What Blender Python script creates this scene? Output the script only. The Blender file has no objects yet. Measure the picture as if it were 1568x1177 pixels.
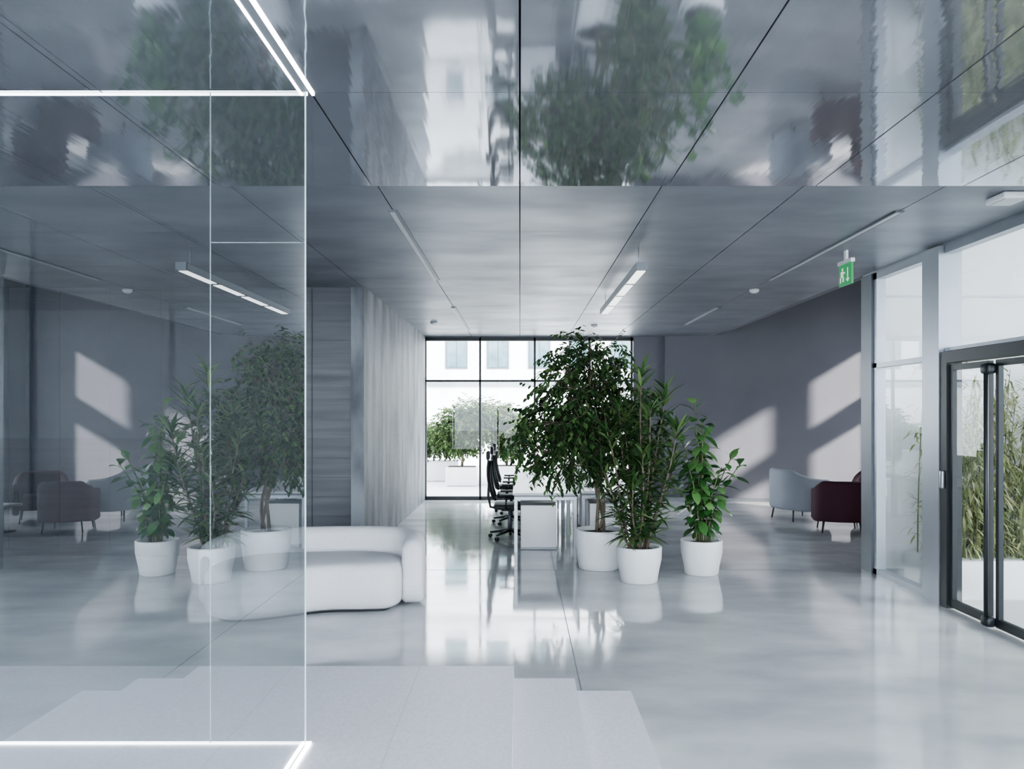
import bpy, bmesh, math, random
from mathutils import Vector, Matrix
random.seed(7)
R=random.random
def U(a,b): return a+(b-a)*R()
scene=bpy.context.scene

# ------------------------------------------------------------ materials
def newmat(name):
    m=bpy.data.materials.new(name); m.use_nodes=True
    nt=m.node_tree; nt.nodes.clear()
    o=nt.nodes.new('ShaderNodeOutputMaterial')
    return m,nt,o
def pmat(name,col,rough=.5,metal=0,ior=1.5,col2=None,nscale=(3,3,3),bump=0,bscale=None,rvar=0,emit=None,estr=0,detail=4,nrange=(.35,.65),sub=0,bdist=.02):
    m,nt,o=newmat(name)
    N=nt.nodes; L=nt.links
    p=N.new('ShaderNodeBsdfPrincipled'); L.new(p.outputs[0],o.inputs[0])
    p.inputs['Base Color'].default_value=(*col,1); p.inputs['Roughness'].default_value=rough
    p.inputs['Metallic'].default_value=metal; p.inputs['IOR'].default_value=ior
    if emit: 
        p.inputs['Emission Color'].default_value=(*emit,1); p.inputs['Emission Strength'].default_value=estr
    tc=N.new('ShaderNodeTexCoord')
    def noise(sc,det):
        mp=N.new('ShaderNodeMapping'); mp.inputs['Scale'].default_value=sc
        L.new(tc.outputs['Object'],mp.inputs[0])
        n=N.new('ShaderNodeTexNoise'); n.inputs['Scale'].default_value=1; n.inputs['Detail'].default_value=det
        L.new(mp.outputs[0],n.inputs['Vector']); return n
    n=noise(nscale,detail)
    c2=col2 if col2 else tuple(c*.93 for c in col)
    mr=N.new('ShaderNodeMapRange'); mr.inputs[1].default_value=nrange[0]; mr.inputs[2].default_value=nrange[1]
    L.new(n.outputs[0],mr.inputs[0])
    mx=N.new('ShaderNodeMix'); mx.data_type='RGBA'
    mx.inputs[6].default_value=(*col,1); mx.inputs[7].default_value=(*c2,1)
    L.new(mr.outputs[0],mx.inputs[0]); L.new(mx.outputs[2],p.inputs['Base Color'])
    if rvar:
        r2=N.new('ShaderNodeMapRange'); r2.inputs[1].default_value=.3; r2.inputs[2].default_value=.7
        r2.inputs[3].default_value=max(0,rough-rvar); r2.inputs[4].default_value=rough+rvar
        L.new(n.outputs[0],r2.inputs[0]); L.new(r2.outputs[0],p.inputs['Roughness'])
    if bump:
        b=N.new('ShaderNodeBump'); b.inputs['Strength'].default_value=bump; b.inputs['Distance'].default_value=bdist
        nb=noise(bscale or nscale,3); L.new(nb.outputs[0],b.inputs['Height']); L.new(b.outputs[0],p.inputs['Normal'])
    return m
def glassmat(name,F0,power,tint,rough=0.0,bump=0):
    m,nt,o=newmat(name); N=nt.nodes; L=nt.links
    lw=N.new('ShaderNodeLayerWeight'); lw.inputs[0].default_value=.5
    pw=N.new('ShaderNodeMath'); pw.operation='POWER'; pw.inputs[1].default_value=power; L.new(lw.outputs['Facing'],pw.inputs[0])
    ma=N.new('ShaderNodeMath'); ma.operation='MULTIPLY_ADD'; ma.inputs[1].default_value=1-F0; ma.inputs[2].default_value=F0
    L.new(pw.outputs[0],ma.inputs[0])
    t=N.new('ShaderNodeBsdfTransparent'); t.inputs[0].default_value=(*tint,1)
    g=N.new('ShaderNodeBsdfGlossy'); g.inputs['Roughness'].default_value=rough; g.inputs[0].default_value=(.95,.98,1,1)
    mx=N.new('ShaderNodeMixShader'); L.new(ma.outputs[0],mx.inputs[0]); L.new(t.outputs[0],mx.inputs[1]); L.new(g.outputs[0],mx.inputs[2])
    L.new(mx.outputs[0],o.inputs[0]); return m
def leafmat(name,c1,c2,c3,rough=.4,trans=.3):
    m,nt,o=newmat(name); N=nt.nodes; L=nt.links
    ge=N.new('ShaderNodeNewGeometry'); cr=N.new('ShaderNodeValToRGB')
    cr.color_ramp.elements[0].color=(*c1,1); cr.color_ramp.elements[1].color=(*c3,1)
    e=cr.color_ramp.elements.new(.55); e.color=(*c2,1)
    L.new(ge.outputs['Random Per Island'],cr.inputs[0])
    p=N.new('ShaderNodeBsdfPrincipled'); p.inputs['Roughness'].default_value=rough
    L.new(cr.outputs[0],p.inputs['Base Color'])
    tr=N.new('ShaderNodeBsdfTranslucent'); L.new(cr.outputs[0],tr.inputs[0])
    mx=N.new('ShaderNodeMixShader'); mx.inputs[0].default_value=trans
    L.new(p.outputs[0],mx.inputs[1]); L.new(tr.outputs[0],mx.inputs[2]); L.new(mx.outputs[0],o.inputs[0]); return m
def emat(name,col,s):
    m,nt,o=newmat(name); e=nt.nodes.new('ShaderNodeEmission'); e.inputs[0].default_value=(*col,1); e.inputs[1].default_value=s
    nt.links.new(e.outputs[0],o.inputs[0]); return m

M={}
M['floor']=pmat('polished_concrete',(.76,.77,.775),.075,ior=2.1,col2=(.46,.475,.49),nscale=(1.1,2.0,1),rvar=.04,detail=12,bump=.03,bscale=(3,3,3),nrange=(.28,.70))
M['platform']=pmat('terrazzo_stone',(.73,.72,.76),.4,col2=(.65,.64,.68),nscale=(60,60,60),detail=2)
M['stonejoint']=pmat('stone_joint',(.55,.55,.58),.6)
M['joint']=pmat('joint_filler',(.20,.215,.235),.6)
M['ceil_gloss']=pmat('mirror_metal_ceiling',(.70,.72,.77),.055,metal=.85,ior=1.6,col2=(.62,.645,.70),nscale=(1,1,1),bump=.075,bscale=(6,.35,1))
M['ceil_matte']=pmat('brushed_metal_ceiling',(.28,.297,.33),.42,metal=.45,col2=(.225,.24,.27),nscale=(1.0,1.8,1),rvar=.05,detail=3)
M['dark']=pmat('dark_gap',(.05,.055,.06),.6)
M['plenum']=pmat('plenum_paint',(.12,.13,.14),.8)
M['darkwall']=pmat('dark_wall_panel',(.072,.078,.095),.42,col2=(.05,.056,.070),nscale=(.6,.6,14),rvar=.05)
M['greywall']=pmat('grey_plaster',(.168,.172,.200),.65,col2=(.150,.154,.182),nscale=(1,1,1))
M['whitewall']=pmat('white_plaster',(.74,.76,.78),.7)
M['concrete']=pmat('board_formed_concrete',(.235,.25,.275),.6,col2=(.085,.092,.108),nscale=(3,3.2,1.0),detail=14,nrange=(.38,.64))
M['alu']=pmat('brushed_aluminium',(.36,.385,.42),.35,metal=.7)
M['alud']=pmat('grey_aluminium',(.16,.175,.195),.4,metal=.5)
M['black']=pmat('black_powdercoat',(.018,.023,.027),.4)
M['glass']=glassmat('clear_glass',.04,4.5,(.95,.975,.985))
M['glassback']=glassmat('coated_clear_glass',.008,3.5,(.92,.95,.96))
M['glassbox']=glassmat('partition_glass',.14,1.35,(.90,.94,.96))
M['glassedge']=pmat('glass_edge',(.60,.72,.74),.2)
M['white']=pmat('white_ceramic',(.80,.81,.82),.35)
M['whitelam']=pmat('white_laminate',(.76,.77,.79),.3)
M['sofa']=pmat('white_boucle',(.72,.72,.74),.85,col2=(.66,.66,.68),nscale=(90,90,90),bump=.25,bscale=(150,150,150))
M['soil']=pmat('potting_soil',(.05,.04,.03),.9,bump=.5,bscale=(60,60,60))
M['bark']=pmat('bark',(.22,.18,.14),.8,col2=(.14,.11,.085),nscale=(30,30,6),bump=.4)
M['stem']=pmat('green_stem',(.16,.18,.09),.7)
M['leaf1']=leafmat('ficus_leaf',(.020,.052,.020),(.048,.118,.040),(.15,.26,.09),.36,.28)
M['leaf2']=leafmat('dracaena_leaf',(.03,.075,.028),(.075,.17,.055),(.25,.36,.14),.42,.28)
M['leaf3']=leafmat('rubber_leaf',(.030,.095,.03),(.065,.19,.055),(.17,.33,.11),.28,.28)
M['leafout']=leafmat('garden_leaf',(.02,.05,.01),(.045,.095,.022),(.13,.19,.05),.8,.25)
M['bamboo']=leafmat('bamboo_leaf',(.14,.19,.06),(.34,.37,.18),(.60,.58,.36),.6,.4)
M['burg']=pmat('burgundy_fabric',(.070,.021,.036),.8,bump=.2,bscale=(120,120,120))
M['greyfab']=pmat('grey_fabric',(.38,.41,.46),.85,bump=.2,bscale=(120,120,120))
M['led']=emat('led_diffuser',(.95,.98,1),5)
M['lamp']=emat('lamp_diffuser',(.95,.98,1),1.0)
M['lampoff']=pmat('unlit_diffuser',(.48,.50,.52),.4)
M['green']=pmat('exit_green',(.03,.24,.08),.4,emit=(.05,.5,.16),estr=.15)
M['pict']=pmat('exit_white',(.85,.9,.85),.4,emit=(1,1,1),estr=.15)
M['paving']=pmat('paving',(.55,.55,.54),.8,nscale=(2,2,2))
M['extwin']=pmat('building_window',(.12,.19,.22),.1,col2=(.08,.135,.16))
M['mesh']=pmat('chair_mesh',(.03,.033,.038),.6)

# ------------------------------------------------------------ mesh builder
class MB:
    def __init__(s): s.v=[];s.f=[];s.mi=[];s.sm=[];s.mats=[]
    def mid(s,m):
        if m not in s.mats: s.mats.append(m)
        return s.mats.index(m)
    def add(s,vs,fs,m,smooth=False):
        b=len(s.v); s.v.extend([tuple(v) for v in vs]); i=s.mid(m)
        for f in fs: s.f.append([b+k for k in f]); s.mi.append(i); s.sm.append(smooth)
    def box(s,x0,x1,y0,y1,z0,z1,m):
        vs=[(x,y,z) for x in(x0,x1) for y in(y0,y1) for z in(z0,z1)]
        s.add(vs,[(0,1,3,2),(4,6,7,5),(0,4,5,1),(2,3,7,6),(0,2,6,4),(1,5,7,3)],m)
    def rbox(s,c,size,r,m,rot=None,seg=3):
        bm=bmesh.new(); bmesh.ops.create_cube(bm,size=1)
        for v in bm.verts: v.co=Vector((v.co.x*size[0],v.co.y*size[1],v.co.z*size[2]))
        bmesh.ops.bevel(bm,geom=bm.edges[:]+bm.verts[:],offset=r,segments=seg,affect='EDGES',profile=.5)
        mt=Matrix.Translation(c)@(rot.to_4x4() if rot else Matrix())
        bm.verts.index_update()
        s.add([mt@v.co for v in bm.verts],[[v.index for v in f.verts] for f in bm.faces],m,True); bm.free()
    def tube(s,pts,rad,m,n=8,caps=True):
        pts=[Vector(p) for p in pts]
        if not hasattr(rad,'__len__'): rad=[rad]*len(pts)
        vs=[];fs=[]
        ref=Vector((0,0,1))
        for i,p in enumerate(pts):
            d=(pts[min(i+1,len(pts)-1)]-pts[max(i-1,0)]).normalized()
            rr=ref if abs(d.dot(ref))<.95 else Vector((1,0,0))
            a=d.cross(rr).normalized(); b=d.cross(a)
            for k in range(n):
                t=2*math.pi*k/n; vs.append(p+(a*math.cos(t)+b*math.sin(t))*rad[i])
        for i in range(len(pts)-1):
            for k in range(n):
                k2=(k+1)%n; fs.append((i*n+k,i*n+k2,(i+1)*n+k2,(i+1)*n+k))
        if caps: fs.append(tuple(range(n))[::-1]); fs.append(tuple((len(pts)-1)*n+k for k in range(n)))
        s.add(vs,fs,m,n>4)
    def lathe(s,cx,cy,prof,m,n=48):
        vs=[];fs=[]
        for r,z in prof:
            for k in range(n):
                t=2*math.pi*k/n; vs.append((cx+r*math.cos(t),cy+r*math.sin(t),z))
        for i in range(len(prof)-1):
            for k in range(n):
                k2=(k+1)%n; fs.append((i*n+k,i*n+k2,(i+1)*n+k2,(i+1)*n+k))
        s.add(vs,fs,m,True)
    def sweep(s,path,prof,m,hs=None):
        n=len(prof);vs=[];fs=[]
        P=[Vector((p[0],p[1],0)) for p in path]
        for i,p in enumerate(P):
            d=(P[min(i+1,len(P)-1)]-P[max(i-1,0)]).normalized(); o=Vector((d.y,-d.x,0))
            k=hs[i] if hs else 1
            for a,z in prof: vs.append(p+o*a+Vector((0,0,z*k)))
        for i in range(len(P)-1):
            for k in range(n):
                k2=(k+1)%n; fs.append((i*n+k,i*n+k2,(i+1)*n+k2,(i+1)*n+k))
        def cap(idx,sgn):
            d=(P[1]-P[0]).normalized()*-1 if sgn<0 else (P[-1]-P[-2]).normalized()
            base=idx*n; ctr=Vector((0,0,0))
            for k in range(n): ctr+=Vector(vs[base+k])
            ctr/=n; prev=[base+k for k in range(n)]
            th=max(a for a,_ in prof)-min(a for a,_ in prof)
            for q in (35,65,85):
                q=math.radians(q); cur=[]
                for k in range(n):
                    v=Vector(vs[base+k]); sc=math.cos(q)
                    w=ctr+(v-ctr)*(1-(1-sc)*.6 if q<1.4 else .45)+d*th*.4*math.sin(q)
                    cur.append(len(vs)); vs.append(w)
                for k in range(n):
                    k2=(k+1)%n; fs.append((prev[k],prev[k2],cur[k2],cur[k]) if sgn>0 else (prev[k2],prev[k],cur[k],cur[k2]))
                prev=cur
            fs.append(tuple(prev))
        cap(0,-1); cap(len(P)-1,1)
        s.add(vs,fs,m,True)
    def slab(s,foot,prof,m):
        n=len(foot);P=[Vector((p[0],p[1],0)) for p in foot];vs=[];fs=[]
        nr=[]
        for i in range(n):
            d=(P[(i+1)%n]-P[i-1]).normalized(); nr.append(Vector((d.y,-d.x,0)))
        for a,z in prof:
            for i in range(n): vs.append(P[i]-nr[i]*a+Vector((0,0,z)))
        for j in range(len(prof)-1):
            for i in range(n):
                i2=(i+1)%n; fs.append((j*n+i,j*n+i2,(j+1)*n+i2,(j+1)*n+i))
        fs.append(tuple(range(n))[::-1]); fs.append(tuple((len(prof)-1)*n+i for i in range(n)))
        s.add(vs,fs,m,True)
    def leaf(s,p,d,L,W,droop,m,seg=3,prof=None,roll=0):
        p=Vector(p); d=Vector(d).normalized(); up=Vector((0,0,1))
        if abs(d.z)>.97: up=Vector((1,0,0))
        side=d.cross(up).normalized(); side=Matrix.Rotation(roll,3,d)@side
        vs=[p.copy()];fs=[];q=p.copy()
        prof=prof or [.0,1,.75,0]
        n=len(prof)-1
        for i in range(1,n+1):
            d=(d+Vector((0,0,-droop/n))).normalized(); q=q+d*(L/n)
            w=prof[i]*W*.5
            if i<n: vs+= [q-side*w,q+side*w]
            else: vs.append(q.copy())
        fs.append((0,1,2))
        for i in range(n-2): a=1+2*i; fs.append((a,a+2,a+3,a+1))
        a=1+2*(n-2); fs.append((a,a+2,a+1))
        s.add(vs,fs,m,False)
    def build(s,name,parent=None):
        xs=[v[0] for v in s.v];ys=[v[1] for v in s.v];zs=[v[2] for v in s.v]
        c=Vector(((min(xs)+max(xs))/2,(min(ys)+max(ys))/2,min(zs)))
        me=bpy.data.meshes.new(name); me.from_pydata([Vector(v)-c for v in s.v],[],s.f)
        for m in s.mats: me.materials.append(M[m])
        me.polygons.foreach_set('material_index',s.mi); me.polygons.foreach_set('use_smooth',s.sm)
        me.update()
        ob=bpy.data.objects.new(name,me); ob.location=c; scene.collection.objects.link(ob)
        return ob
def catmull(pts,n=8,closed=True):
    out=[];N=len(pts);P=[Vector((p[0],p[1])) for p in pts]
    rng=range(N) if closed else range(N-1)
    for i in rng:
        g=lambda k: P[k%N] if closed else P[max(0,min(N-1,k))]
        a,b,c,d=g(i-1),g(i),g(i+1),g(i+2)
        for j in range(n):
            t=j/n
            out.append(.5*((2*b)+(c-a)*t+(2*a-5*b+4*c-d)*t*t+(3*b-a-3*c+d)*t**3))
    if not closed: out.append(P[-1])
    return [(p.x,p.y) for p in out]

FX=3.86; CZ=3.29; GZ=3.23
# ------------------------------------------------------------ room shell
b=MB(); b.box(-9,FX,-4,15.6,-.12,0,'floor'); b.box(FX,7.6,8.67,15.6,-.12,0,'floor')
floor=b.build('floor')
b=MB()
b.box(.387,.393,4.7,15.5,.0,.0012,'joint')
for y in (8.6,12.6): b.box(-1.85,FX-.05,y-.003,y+.003,0,.0012,'joint')
b.build('trim_floor_joints')
b=MB()
E=4.65
b.box(-8.95,-.035,-2,E,.15,.224,'platform'); b.box(-8.95,.33,-2,E,.075,.1499,'platform'); b.box(-8.95,.67,-2,E,.0015,.0749,'platform')
for x in (-.60,-1.8,-3.0,-4.2,-5.4): b.box(x-.002,x+.002,-2,E,.2241,.2244,'stonejoint')
for y in (1.05,2.85): b.box(-8.95,-.035,y-.002,y+.002,.2241,.2244,'stonejoint')
b.build('stepped_platform')
# ceilings
b=MB(); g=.004
for i in range(-10,4):
    x0=max(-9,i*.965)+g; x1=(i+1)*.965-g
    ys=[-4,-2.56,-1.03,.5,2.03,3.56,5.03]
    for a,c in zip(ys[:-1],ys[1:]):
        b.box(x0,x1,a+g*.4,c-g*.4,GZ,GZ+.03,'ceil_gloss')
b.build('ceiling_mirror_panels')
b=MB()
for i in range(-10,4):
    x0=max(-9,i*.965)+g; x1=(i+1)*.965-g; y=5.03
    while y<15.45:
        y2=min(y+1.53,15.5)
        b.box(x0,x1,y+g*.4,y2-g*.4,CZ,CZ+.03,'ceil_matte'); y=y2
b.build('ceiling')
b=MB(); b.box(-9.2,7.8,-4.2,15.8,4.5,4.8,'plenum'); b.box(-9,FX,-4,15.6,3.42,3.45,'plenum')
b.build('ceiling_roof_slab')
b=MB(); b.box(FX+.002,FX+.12,8.7,15.4,3.30,4.5,'greywall'); b.build('trim_ceiling_fascia')
b=MB(); b.box(-9.15,-9,-4,15.6,0,4.5,'greywall'); b.build('wall_left')
b=MB(); b.box(-9,-1.93,9.46,9.6,0,3.42,'darkwall')
for i in range(1,12): b.box(-1.93-i*.62-.004,-1.93-i*.62+.004,9.452,9.4605,.08,3.28,'dark')
for i in range(1,14): b.box(-9,-1.935,9.455,9.4605,i*.24-.0015,i*.24+.0015,'dark')
b.build('wall_dark_panelled')
b=MB(); b.box(-2.06,-1.9,9.4,15.5,0,3.42,'concrete')
for i in range(1,10): b.box(-1.9005,-1.8988,9.4+i*.62-.004,9.4+i*.62+.004,0,3.29,'joint')
for i in range(1,14): b.box(-1.9005,-1.8988,9.4,15.5,i*.24-.0015,i*.24+.0015,'joint')
b.build('wall_concrete')
b=MB(); b.box(2.29,3.0,15.5,15.65,0,4.5,'greywall'); b.box(-2.06,2.29,15.5,15.65,CZ-.02,4.5,'greywall'); b.box(-9,-2.06,15.5,15.65,0,4.5,'greywall')
b.build('wall_back')
b=MB(); p0=(2.9,15.42); p1=(7.6,14.75)
vs=[(p0[0],p0[1],0),(p1[0],p1[1],0),(p1[0],p1[1]+.15,0),(p0[0],p0[1]+.15,0)]
b.add(vs+[(v[0],v[1],4.5) for v in vs],[(0,1,5,4),(1,2,6,5),(2,3,7,6),(3,0,4,7),(0,3,2,1),(4,5,6,7)],'greywall')
b.build('wall_alcove')
b=MB(); 
vs=[(p0[0],p0[1]-.02,0),(p1[0],p1[1]-.02,0),(p1[0],p1[1],0),(p0[0],p0[1],0)]
b.add(vs+[(v[0],v[1],.07) for v in vs],[(0,1,5,4),(1,2,6,5),(2,3,7,6),(3,0,4,7),(4,5,6,7)],'alud'); b.build('baseboard_alcove')
b=MB()
def wallx(y0,y1,z0,z1): b.box(7.5,7.62,y0,y1,z0,z1,'greywall')
wallx(8.67,11.95,0,4.5); wallx(12.85,13.33,0,4.5); wallx(14.1,14.9,0,4.5)
for y0,y1 in ((11.95,12.85),(13.33,14.1)): wallx(y0,y1,3.6,4.5); wallx(y0,y1,2.2,2.65); wallx(y0,y1,0,.9)
b.build('wall_alcove_side')
b=MB()
b.box(FX+.1,7.62,8.67,8.8,0,4.5,'whitewall'); 
b.box(FX+.1,7.62,8.655,8.6695,3.05,3.065,'alu')
b.build('wall_exterior')

# back glazing
b=MB()
b.box(-1.9,2.29,15.50,15.58,0,.07,'black'); b.box(-1.9,2.29,15.5,15.58,3.2,3.27,'black')
for x in (-1.9,-.80,.30,1.40,2.25): b.box(x-.02,x+.02,15.5,15.58,0,3.27,'black')
b.box(-1.9,2.29,15.5,15.57,2.375,2.415,'black')
b.add([(-1.9,15.54,0),(2.29,15.54,0),(2.29,15.54,3.27),(-1.9,15.54,3.27)],[(0,1,2,3)],'glass')
b.build('window_1')
b=MB()
for x in range(-9,4,2): b.box(x-.03,x+.03,-4.05,-3.97,0,3.3,'alu')
b.box(-9,FX,-4.05,-3.97,0,.08,'alu'); b.box(-9,FX,-4.05,-3.97,3.25,3.42,'alu')
b.add([(-9,-4,0),(FX,-4,0),(FX,-4,3.3),(-9,-4,3.3)],[(0,1,2,3)],'glass')
b.build('window_2')
b=MB(); b.box(-9,FX+.1,-4.15,-4,3.4,4.5,'greywall'); b.build('wall_front')
# right facade
def fx(y0,y1,z0,z1,m,x0=FX,x1=FX+.1): b.box(x0,x1,y0,y1,z0,z1,m)
def pane(y0,y1,z0,z1,x=FX+.05): b.add([(x,y0,z0),(x,y0,z1),(x,y1,z1),(x,y1,z0)],[(0,1,2,3)],'glass')
b=MB(); fx(-4,8.67,3.271,4.5,'alu'); b.build('wall_right_lintel')
b=MB()
fx(8.42,8.67,0,3.27,'alud',FX-.02,FX+.08)
fx(8.34,8.42,0,3.27,'alu')
fx(7.01,7.3,0,3.27,'alu',FX-.05,FX+.16)
fx(7.3,8.42,0,.06,'alu'); fx(7.3,8.42,2.24,2.29,'alu'); fx(7.3,8.42,3.2,3.27,'alu')
pane(7.3,8.42,0,3.27); b.build('window_3')
b=MB(); fx(4.6,7.0,3.2,3.27,'alu'); fx(4.6,7.0,2.31,2.34,'alu'); pane(4.6,7.0,2.34,3.27); b.build('window_4')
b=MB()
fx(4.3,4.59,0,3.27,'alu',FX-.05,FX+.16)
fx(-4,4.3,0,.06,'alu'); fx(-4,4.3,2.26,2.31,'alu'); fx(-4,4.3,3.2,3.27,'alu')
for y in (2.6,.9,-.8,-2.5): fx(y-.03,y+.03,0,3.27,'alu')
pane(-4,4.3,0,3.27)
b.build('window_5')
# door
b=MB()
fx(4.6,7.0,2.20,2.30,'black',FX-.04,FX+.10); fx(6.9,7.0,0,2.2,'black',FX-.04,FX+.10); fx(4.6,4.7,0,2.2,'black',FX-.04,FX+.10)
def leafd(y0,y1):
    w=.04
    fx(y0,y0+w,.02,2.18,'black',FX-.02,FX+.02); fx(y1-w,y1,.02,2.18,'black',FX-.02,FX+.02)
    fx(y0+w,y1-w,.02,.09,'black',FX-.02,FX+.02); fx(y0+w,y1-w,2.13,2.18,'black',FX-.02,FX+.02)
    pane(y0+w,y1-w,.09,2.13,FX)
leafd(6.31,6.88); leafd(5.5,6.22); leafd(4.72,5.42)
b.tube([(FX-.07,6.265,.06),(FX-.07,6.265,2.14)],.018,'black',12)
b.rbox((FX-.05,6.265,2.11),(.09,.12,.09),.03,'black'); b.rbox((FX-.05,6.265,.06),(.09,.11,.09),.03,'black')
b.rbox((FX-.055,6.95,1.15),(.03,.05,.16),.01,'alu')
b.build('door_1')

# ------------------------------------------------------------ glass partition + LED frame
GX=-.985; GY=3.54
b=MB()
b.add([(GX,-1.2,.235),(GX,GY,.235),(GX,GY,GZ-.01),(GX,-1.2,GZ-.01)],[(0,1,2,3)],'glassbox')
b.add([(-8.9,GY,.235),(GX,GY,.235),(GX,GY,GZ-.01),(-8.9,GY,GZ-.01)],[(0,1,2,3)],'glassback')
b.box(GX-.003,GX+.003,GY-.003,GY+.003,.235,GZ-.01,'glassedge')
b.box(-1.423,-1.419,GY-.003,GY+.003,.235,GZ-.01,'glassedge')
b.box(-1.42,GX-.005,GY-.002,GY+.003,2.53,2.534,'glassedge')
b.build('glass_partition')
b=MB()
z0,z1=GZ-.009,GZ-.001
for o in (-.026,.026):
    b.box(GX+o-.006,GX+o+.006,-1.2,GY+.036,z0,z1,'led'); 
b.box(-8.9,GX+.0,GY+.022,GY+.036,z0,z1,'led')
b.box(GX-.019,GX+.019,-1.2,GY,z0+.003,z1,'alu')
b.build('led_ceiling_light')
b=MB()
b.box(GX+.006,GX+.022,-1.2,GY+.022,.2255,.233,'led'); b.box(-8.9,GX+.006,GY+.008,GY+.022,.2255,.233,'led')
b.build('led_floor_light')

# ------------------------------------------------------------ ceiling fixtures
def strip(x,y0,y1):
    b=MB(); b.box(x-.035,x+.035,y0,y1,CZ-.012,CZ-.0005,'alud'); b.box(x-.026,x+.010,y0+.02,y1-.02,CZ-.017,CZ-.0125,'lampoff')
    b.build('linear_ceiling_light')
strip(-.965,5.85,8.9); strip(-.965,11.2,14.3); strip(2.895,5.87,8.9); strip(2.895,11.2,13.4)
b=MB(); b.box(1.06,1.16,7.0,10.2,3.05,3.12,'alud')
for i in range(4): b.box(1.07,1.15,7.05+i*.79,7.05+i*.79+.68,3.044,3.0495,'lamp')
b.box(1.057,1.0595,7.02,10.18,3.055,3.115,'lampoff')
for y in (7.2,10.0): b.tube([(1.11,y,3.12),(1.11,y,CZ)],.004,'alu',6)
b.build('pendant_linear_lamp')
for x,y in ((2.92,7.6+2.0),(-1.45,13.0),(1.3,13.5)):
    b=MB(); b.lathe(x,y,[(.0,CZ-.05),(.03,CZ-.048),(.055,CZ-.03),(.06,CZ-.0005),(0,CZ-.0005)],'white',24); b.build('smoke_detector')
b=MB(); b.rbox((3.45,5.45,CZ-.025),(.19,.22,.045),.01,'white'); b.box(3.375,3.525,5.36,5.54,CZ-.052,CZ-.0477,'lampoff'); b.build('emergency_light')
b=MB(); rot=Matrix.Rotation(math.radians(-86),3,'Z'); c=Vector((3.09,7.3,3.08))
def T(v): return c+rot@Vector(v)
def sb(x0,x1,y0,y1,z0,z1,m):
    vs=[T((x,y,z)) for x in(x0,x1) for y in(y0,y1) for z in(z0,z1)]
    b.add(vs,[(0,1,3,2),(4,6,7,5),(0,4,5,1),(2,3,7,6),(0,2,6,4),(1,5,7,3)],m)
sb(-.12,.12,-.010,.010,-.12,.08,'green'); sb(-.13,.13,-.02,.02,.08,.115,'white'); sb(-.02,.02,-.012,.012,.115,.209,'white')
for s_ in (-1,1):
    y0,y1=sorted((s_*.0105,s_*.0125))
    sb(.045,.06,y0,y1,-.06,.04,'pict'); sb(.025,.08,y0,y1,-.075,-.06,'pict'); sb(.04,.065,y0,y1,-.09,-.075,'pict')
    sb(-.06,-.035,y0,y1,.02,.045,'pict'); sb(-.08,-.035,y0,y1,-.04,.015,'pict'); sb(-.095,-.075,y0,y1,-.09,-.04,'pict'); sb(-.045,-.022,y0,y1,-.085,-.04,'pict'); sb(-.035,.0,y0,y1,-.01,.006,'pict')
b.build('exit_sign')

# ------------------------------------------------------------ sofa
b=MB()
def sh(l): return [(-.97+(x+.94)*.90,y-.17) for x,y in l]
foot=catmull(sh([(-1.04,7.12),(-1.10,7.42),(-1.45,7.62),(-2.0,7.6),(-2.55,7.48),(-2.86,7.15),(-2.84,6.72),(-2.55,6.52),(-2.15,6.62),(-1.75,6.83),(-1.35,6.87),(-1.12,6.92)]),6)
ar=sum(foot[i][0]*foot[(i+1)%len(foot)][1]-foot[(i+1)%len(foot)][0]*foot[i][1] for i in range(len(foot)))
if ar<0: foot=foot[::-1]
b.slab(foot,[(.06,.03),(.02,.05),(.0,.10),(-.005,.25),(.0,.36),(.02,.405),(.06,.425),(.14,.435)],'sofa')
b.slab(foot,[(.10,.0),(.10,.032)],'dark')
path=catmull(sh([(-2.93,7.05),(-2.82,7.42),(-2.5,7.62),(-2.0,7.72),(-1.5,7.74),(-1.15,7.66),(-.97,7.42),(-.94,7.15)]),6,False)
prof=[]
w=.10;h0=.04;h1=.64
for t in range(0,9): a=math.pi*t/8; prof.append((w*math.cos(a),h1-w+w*math.sin(a)))
prof+=[(-w,.3),(-w,h0+.03),(-w+.03,h0),(w-.03,h0),(w,h0+.03),(w,.3)]
npth=len(path); hs=[]
for i in range(npth):
    t=i/(npth-1); e=min(t,1-t)/.12; hs.append(.94+.06*min(1,e))
b.sweep(path,prof,'sofa',hs)
b.build('curved_sofa')

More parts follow.
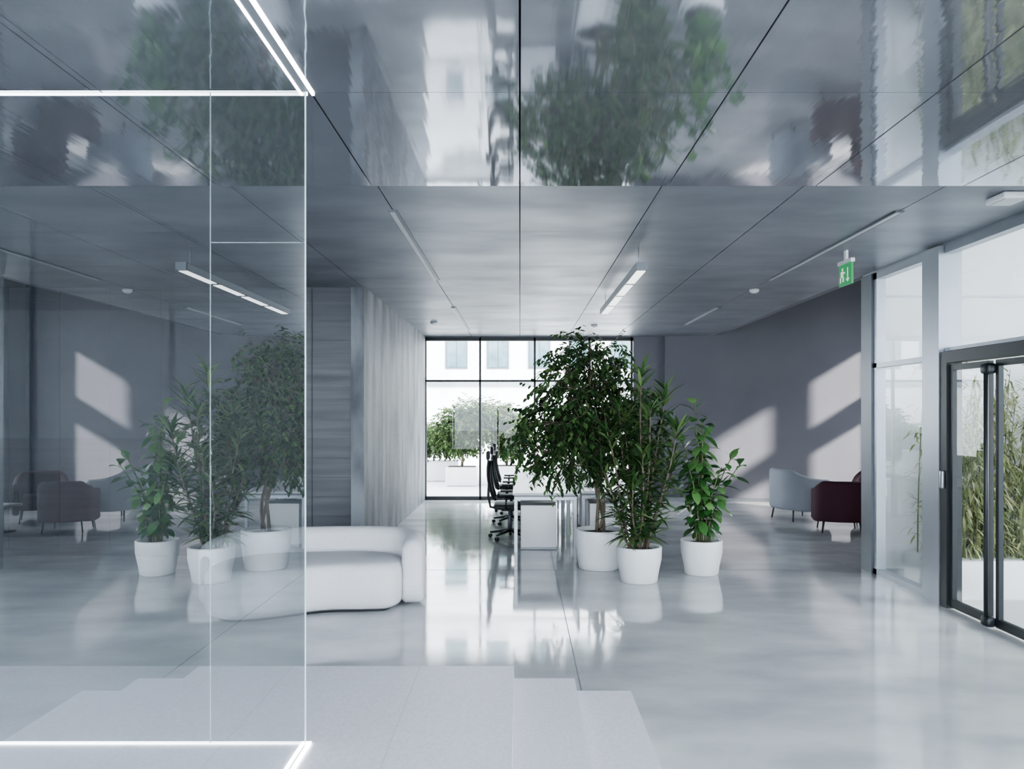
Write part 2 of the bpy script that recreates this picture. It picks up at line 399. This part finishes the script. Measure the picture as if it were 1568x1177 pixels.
# ------------------------------------------------------------ plants
def pot(b,x,y,rt,h,rb):
    b.lathe(x,y,[(0,.0),(rb*.93,.0),(rb,.012),(rb*1.06,h*.25),(rt*.985,h*.65),(rt,h-.015),(rt-.004,h-.003),(rt-.014,h),(rt-.026,h-.004),(rt-.03,h-.03),(rt-.035,h-.06)],'white',64)
    b.lathe(x,y,[(rt-.033,h-.05),(rt*.5,h-.04),(0,h-.035)],'soil',32)
def rdir():
    while True:
        v=Vector((U(-1,1),U(-1,1),U(-1,1)))
        if .05<v.length<1: return v.normalized()
def foliage(b,blobs,ntw,L,W,mat,branchmat,droop=.6,per=9,twl=(.16,.32)):
    wts=[r**2 for *_,r in blobs]
    for _ in range(ntw):
        c=random.choices(blobs,wts)[0]; r=c[3]; d=rdir()
        p=Vector(c[:3])+Vector((d.x,d.y,d.z*.95))*r*(R()**.45)
        td=(d+Vector((U(-.4,.4),U(-.4,.4),U(-.9,.15)))).normalized(); tl=U(*twl); pts=[p]
        for k in range(4):
            td=(td+Vector((0,0,-.16))).normalized(); pts.append(pts[-1]+td*tl/4)
        b.tube(pts,[.0035,.003,.0025,.002,.0012],branchmat,3,False)
        for j in range(per):
            t=(j+.5)/per*4; i=min(3,int(t)); q=pts[i].lerp(pts[i+1],t-i)
            s=td.cross(Vector((0,0,1))); s=s.normalized() if s.length>.1 else Vector((1,0,0))
            ld=(td*.6+s*(1 if j%2 else -1)*.8+Vector((U(-.3,.3),U(-.3,.3),U(-.5,.2)))).normalized()
            b.leaf(q,ld,L*U(.7,1.2),W*U(.8,1.15),droop*U(.5,1.3),mat,roll=U(-.6,.6))
def k2w(px,py,k,y): return ((px-796)/k,y,1.75-(py-632)/k)
# ficus
b=MB(); fxp,fyp=.90,8.72; pot(b,fxp,fyp,.275,.44,.235)
k=136
bl=[]
for px,py,dy,r in [(900,552,0,.25),(920,570,.15,.30),(868,582,-.1,.28),(852,632,0,.35),(828,655,.1,.27),(812,685,0,.17),(910,630,-.25,.38),(905,640,.3,.4),(955,598,.05,.30),(972,645,0,.30),(885,685,-.1,.34),(850,712,0,.21),(945,700,.05,.26),(982,690,.1,.18),(933,545,0,.18),(864,545,0,.14),(884,520,0,.09),(914,520,0,.08)]:
    x,y,z=k2w(px,py,k,fyp+dy); bl.append((x,y,z,r))
for i in range(3):
    a=2*math.pi*i/3; pts=[]
    for t in range(9):
        u=t/8; rr=.045*(1-.3*u); ang=a+u*3.5
        pts.append((fxp+rr*math.cos(ang)+.02*math.sin(u*5),fyp+rr*math.sin(ang),.38+u*.7))
    b.tube(pts,[.022-.006*t/8 for t in range(9)],'bark',8)
for c in bl[:16]:
    cv=Vector(c[:3]); s0=Vector((fxp,fyp,U(.95,1.15))); mid=s0.lerp(cv,.45)+Vector((U(-.05,.05),U(-.05,.05),.10)) 
    pts=[]
    for t in range(7):
        u=t/6; pts.append(s0*(1-u)**2+mid*2*u*(1-u)+cv*u*u)
    b.tube(pts,[.016-.0018*t for t in range(7)],'bark',6)
    for _ in range(5):
        e=cv+rdir()*c[3]*.8; b.tube([pts[4],pts[4].lerp(e,.5)+Vector((0,0,.04)),e],[.007,.005,.003],'bark',4,False)
foliage(b,bl,1080,.080,.037,'leaf1','bark',.7,9)
b.build('potted_ficus_tree')
# dracaena
b=MB(); dx,dy=1.24,8.02; pot(b,dx,dy,.235,.37,.19)
for cnum,(tx,ty,h) in enumerate([(.03,.0,2.18),(-.18,.08,1.85),(.24,.05,1.98),(-.30,-.06,1.55),(.34,-.08,1.6),(.02,-.16,1.35),(-.10,.15,1.7),(.16,.12,1.2),(-.1,-.18,1.05),(.32,.02,1.25),(-.34,.0,1.2),(.1,-.1,1.8),(-.26,.1,.95)]):
    x0=dx+tx*.25;y0=dy+ty*.25;pts=[]
    for t in range(8):
        u=t/7; pts.append(Vector((x0+tx*u*.9+.015*math.sin(6*u+cnum),y0+ty*u,.33+(h-.33)*u)))
    b.tube(pts,[.013-.0008*t for t in range(8)],'bark',6)
    z=.46
    while z<h+.02:
        u=(z-.33)/(h-.33)*7; i=min(6,int(u)); q=pts[i].lerp(pts[i+1],min(1,u-i))
        a0=U(0,6.28); n=6 if z<h-.25 else 9
        for j in range(n):
            a=a0+6.283*j/n+U(-.3,.3); tt=(h-z)
            el=U(-.1,.9) if tt>.18 else U(.5,1.6)
            d=Vector((math.cos(a),math.sin(a),el))
            b.leaf(q,d,U(.20,.32),U(.024,.038),U(.2,.9),'leaf2',prof=[0,.85,1,.6,0],roll=U(-.3,.3))
        z+=U(.055,.10)
b.build('potted_dracaena')
# rubber plant
b=MB(); rx,ry=1.98,8.40; pot(b,rx,ry,.225,.375,.18)
for tx,ty,h in [(-.08,0,1.86),(.05,.05,1.55),(.34,-.02,1.30),(-.20,.05,1.45),(-.16,-.12,1.15),(.14,-.12,1.05),(.02,.12,1.3),(.0,-.05,1.65),(.24,.08,1.15),(-.26,-.05,.95),(.44,.03,1.2)]:
    pts=[]
    for t in range(7):
        u=t/6; pts.append(Vector((rx+tx*(.2+.8*u*u),ry+ty*(.2+.8*u),.34+(h-.34)*u)))
    b.tube(pts,[.011-.0009*t for t in range(7)],'stem',6)
    z=.50;a=U(0,6)
    while z<h+.01:
        u=(z-.34)/(h-.34)*6; i=min(5,int(u)); q=pts[i].lerp(pts[i+1],min(1,u-i)); a+=2.4+U(-.3,.3)
        el=U(-.3,.5) if z<h-.1 else U(.6,1.8)
        b.leaf(q,Vector((math.cos(a),math.sin(a),el)),U(.16,.25),U(.07,.105),U(.5,1.4),'leaf3',prof=[0,.5,.95,1,.7,0],roll=U(-.4,.4))
        z+=U(.03,.055)
b.build('potted_rubber_plant')

# ------------------------------------------------------------ desks
def desk(x0,x1,ya,yb,n,ped):
    b=MB(); L=(yb-ya)/n
    for i in range(n):
        a=ya+i*L; c=a+L-.01
        b.box(x0,x1,a,c,.715,.742,'whitelam')
        for yy in (a+.03,c-.07):
            for xx in (x0+.02,x1-.06): b.box(xx,xx+.04,yy,yy+.04,0,.69,'alu')
            b.box(x0+.06,x1-.06,yy,yy+.04,.65,.69,'alu')
        b.box(x0+.03,x0+.06,a+.07,c-.07,.65,.69,'alu'); b.box(x1-.06,x1-.03,a+.07,c-.07,.65,.69,'alu')
        b.box(x0+.02,x1-.02,a+.02,c-.02,.695,.7145,'alud')
        px=x0+ped
        b.rbox((px+.24,a+.40,.30),(.46,.50,.54),.008,'whitelam')
        b.box(px+.01,px+.47,a+.15,a+.66,.005,.03,'alud')
        for z in (.2,.38): b.box(px+.4705,px+.474,a+.18,a+.62,z-.003,z+.003,'alud')
    return b
b=desk(-.09,.74,9.7,14.2,3,.09); b.build('office_desk')
b=desk(.78,1.60,9.9,14.4,3,.12); b.build('office_desk')
b=MB(); b.box(.745,.775,9.95,14.2,.70,1.08,'whitelam')
for y in (10.3,12,13.8): b.box(.735,.785,y,y+.04,.62,.70,'alu')
b.build('desk_divider')
def monitor(x,y,face):
    b=MB(); b.rbox((x,y,1.06),(.03,.54,.33),.008,'black'); b.box(x-face*.05-.012,x-face*.05+.012,y-.025,y+.025,.745,1.05,'alud'); b.rbox((x-face*.05,y,.75),(.18,.22,.012),.004,'alud'); b.box(min(x,x-face*.05),max(x,x-face*.05),y-.02,y+.02,1.02,1.06,'alud'); b.build('computer_monitor')
monitor(1.02,10.6,1); monitor(1.02,12.1,1)
def ochair(x,y):
    b=MB()
    for i in range(5):
        a=2*math.pi*i/5+.3; e=Vector((x+.29*math.cos(a),y+.29*math.sin(a),.075))
        b.tube([(x,y,.12),e],[.025,.015],'black',8)
        b.tube([e+Vector((-.018*math.sin(a),.018*math.cos(a),-.047)),e+Vector((.018*math.sin(a),-.018*math.cos(a),-.047))],.027,'black',12)
    b.tube([(x,y,.10),(x,y,.40)],[.03,.022],'alud',12)
    b.rbox((x,y,.41),(.22,.18,.04),.015,'black')
    b.rbox((x+.01,y,.46),(.46,.48,.07),.03,'mesh')
    bx=x-.24
    pts=[(x-.10,y,.41),(bx-.03,y,.44),(bx-.06,y,.60),(bx-.05,y,.80)]
    b.tube(pts,.018,'black',8)
    rows=8;cols=6;vs=[];fs=[]
    for sgn in (0,1):
        for i in range(rows+1):
            for j in range(cols+1):
                u=i/rows;v=j/cols*2-1; ww=.23*(1-.18*u*u)*(.9+.1*math.sin(u*3))
                vs.append((bx-.02-.05*math.sin(u*2.4)+.04*v*v-.02*sgn+.03*(1-u)**2,y+v*ww,.56+u*.52))
    n=(rows+1)*(cols+1)
    for i in range(rows):
        for j in range(cols):
            a=i*(cols+1)+j; q=(a,a+1,a+cols+2,a+cols+1); fs.append(q); fs.append(tuple(n+t for t in q[::-1]))
    b.add(vs,fs,'mesh',True)
    fr=[vs[i*(cols+1)] for i in range(rows+1)]+[vs[rows*(cols+1)+j] for j in range(1,cols+1)]+[vs[i*(cols+1)+cols] for i in range(rows-1,-1,-1)]+[vs[j] for j in range(cols-1,-1,-1)]
    b.tube(fr,.012,'black',6)
    b.rbox((bx-.06,y,1.16),(.05,.26,.12),.02,'mesh'); b.tube([(bx-.06,y,1.04),(bx-.07,y,1.14)],.012,'black',6)
    for s in(-1,1):
        b.tube([(x-.05,y+s*.20,.42),(x-.05,y+s*.27,.44),(x-.05,y+s*.27,.62)],.014,'black',8); b.rbox((x-.02,y+s*.27,.635),(.24,.07,.025),.01,'black')
    b.build('office_chair')
ochair(-.14,10.75); ochair(-.14,12.2); ochair(-.14,13.5)
def armchair(x,y,ang,mat,s=1):
    ca,sa=math.cos(ang),math.sin(ang)
    base=MB()
    base.rbox(Vector((0,.03,.34)),(.50,.56,.16),.05,mat)
    base.rbox(Vector((0,.02,.235)),(.54,.56,.08),.03,mat)
    path=catmull([(.31,.30),(.32,.05),(.30,-.20),(.18,-.31),(0,-.33),(-.18,-.31),(-.30,-.20),(-.32,.05),(-.31,.30)],5,False)[::-1]
    prof=[];w=.045;h1=.76
    for t in range(0,7): a=math.pi*t/6; prof.append((w*math.cos(a),h1-w+w*math.sin(a)))
    prof+=[(-w,.4),(-w,.20),(-w+.02,.17),(w-.02,.17),(w,.20),(w,.4)]
    n=len(path); hs=[.80+.20*min(1,min(i,n-1-i)/(n*.30))**2 for i in range(n)]
    base.sweep(path,prof,mat,hs)
    for lx,ly in ((-.24,-.24),(.24,-.24),(-.24,.24),(.24,.24)):
        base.tube([(lx,ly,.22),(lx*1.12,ly*1.12,0)],[.014,.010],'black',8)
    base.v=[(x+(vx*ca-vy*sa)*s,y+(vx*sa+vy*ca)*s,vz*s) for vx,vy,vz in base.v]
    base.build('lounge_armchair')
armchair(4.74,11.45,math.radians(-14),'burg',1.0)
armchair(4.60,12.75,math.radians(-75),'greyfab',1.10)
armchair(5.80,12.5,math.radians(150),'burg',1.04)
b=MB(); tx_,ty_=5.65,11.35; b.lathe(tx_,ty_,[(0,.38),(.25,.38),(.255,.39),(.25,.40),(0,.40)],'alud',32); b.tube([(tx_,ty_,.015),(tx_,ty_,.38)],.02,'black'); b.lathe(tx_,ty_,[(0,0),(.17,0),(.17,.012),(0,.018)],'black',32); b.build('side_table')

# ------------------------------------------------------------ outdoors
b=MB(); b.box(-60,60,-50,60,-.3,-.13,'paving'); b.build('ground')
b=MB(); Y=27
b.box(-16,14,Y,Y+6,-.13,12,'whitewall')
for r_ in range(3):
    for i in range(-10,9):
        x=-1.1+i*1.45; z=3.35+r_*2.9
        b.box(x-.06,x+.72,Y-.03,Y-.0,z-.06,z+1.06,'alud'); b.box(x,x+.32,Y-.05,Y-.0305,z,z+1.0,'extwin'); b.box(x+.35,x+.66,Y-.05,Y-.0305,z,z+1.0,'extwin')
b.box(-16,14,Y-.1,Y-.051,2.7,2.85,'alu')
b.build('sun_blocker_block')
b=MB(); X=14  # unseen block, added to keep direct sun off the hall facade
b.box(X,X+6,-30,-.3,-.13,11,'whitewall')
for r_ in range(3):
    for i in range(10):
        y=-3+-i*2.4; z=1.0+r_*3.3
        b.box(X-.03,X,y-.06,y+1.36,z-.06,z+1.66,'alud'); b.box(X-.05,X-.0305,y,y+.63,z,z+1.6,'extwin'); b.box(X-.05,X-.0305,y+.67,y+1.3,z,z+1.6,'extwin')
b.build('sun_blocker_block')
def gtree(x,y,blobs,n):
    b=MB(); b.tube([(x,y,.35),(x+.03,y,.9),(x,y,1.4)],[.035,.028,.02],'bark',8)
    for c in blobs: b.tube([(x,y,1.0),(c[0],c[1],c[2])],[.018,.008],'bark',5)
    foliage(b,blobs,n,.10,.055,'leafout','bark',.5,8)
    b.rbox((x,y,.12),(.8,.6,.48),.02,'white'); b.box(x-.36,x+.36,y-.26,y+.26,.35,.365,'soil')
    b.build('garden_tree')
gtree(-1.50,20,[(-1.55,20,1.55,.44),(-1.2,20.1,1.7,.40),(-1.95,20,1.35,.38),(-1.5,20,1.1,.34),(-1.1,20,1.25,.34)],1050)
gtree(-.35,20.4,[(-.45,20.4,1.5,.44),(-.1,20.3,1.3,.40),(-.7,20.4,1.7,.36),(-.3,20.4,1.0,.34)],1050)
gtree(1.6,20.5,[(1.6,20.5,1.4,.5),(2.0,20.3,1.1,.35)],250)
b=MB(); b.rbox((-2.6,21.5,.15),(1.8,.7,.55),.02,'white'); foliage(b,[(-3.1+i*.3,21.5,.95+.15*(i%2),.45) for i in range(6)],900,.1,.05,'leafout','bark',.4,8); b.build('garden_hedge')
def bamboo(xr,yr,n,hr,nl):
    b=MB(); b.rbox(((xr[0]+xr[1])/2,(yr[0]+yr[1])/2,.06),(xr[1]-xr[0]+.12,yr[1]-yr[0]+.2,.4),.02,'white')
    for i in range(n):
        x=U(*xr);y=U(*yr);h=U(*hr); lx=U(-.05,.2);ly=U(-.2,.05)
        pts=[Vector((x+lx*(t/5)**2,y+ly*(t/5)**2,.24+h*t/5)) for t in range(6)]
        b.tube(pts,[.008-.001*t for t in range(6)],'stem',4,False)
        for j in range(nl):
            u=U(.2,4.99);q=pts[int(u)].lerp(pts[int(u)+1],u-int(u)); d=Vector((U(-.6,1),U(-1,1),U(-.6,.6)))
            b.leaf(q+d*.10,d,U(.12,.2),U(.016,.028),U(.5,1.4),'bamboo')
    b.build('bamboo_hedge')
bamboo((4.24,7.4),(7.85,8.3),130,(1.2,2.2),75)
bamboo((7.4,7.8),(2.1,5.9),90,(.8,1.5),40)

# ------------------------------------------------------------ light
w=bpy.data.worlds.new('sky'); scene.world=w; w.use_nodes=True
nt=w.node_tree; bg=nt.nodes['Background']; bg.inputs[0].default_value=(.90,.945,1,1); bg.inputs[1].default_value=5
sd=bpy.data.lights.new('sun','SUN'); sd.energy=7.5; sd.angle=math.radians(3); sd.color=(1,.95,.88)
so=bpy.data.objects.new('sun',sd); so.rotation_euler=Vector((-.75,.66,-.49)).to_track_quat('-Z','Y').to_euler(); so.location=(20,-15,15); scene.collection.objects.link(so)

cam=bpy.data.cameras.new('camera'); co=bpy.data.objects.new('camera',cam); scene.collection.objects.link(co)
co.location=(0,0,1.75); co.rotation_euler=(math.radians(90),0,0)
cam.sensor_fit='HORIZONTAL'; cam.sensor_width=36; cam.lens=36*1180/1568
cam.shift_x=-12/1568; cam.shift_y=43.5/1568; cam.clip_start=.05; cam.clip_end=300
scene.camera=co
scene.view_settings.view_transform='AgX'
scene.view_settings.look='AgX - Medium High Contrast'
scene.view_settings.exposure=1.2
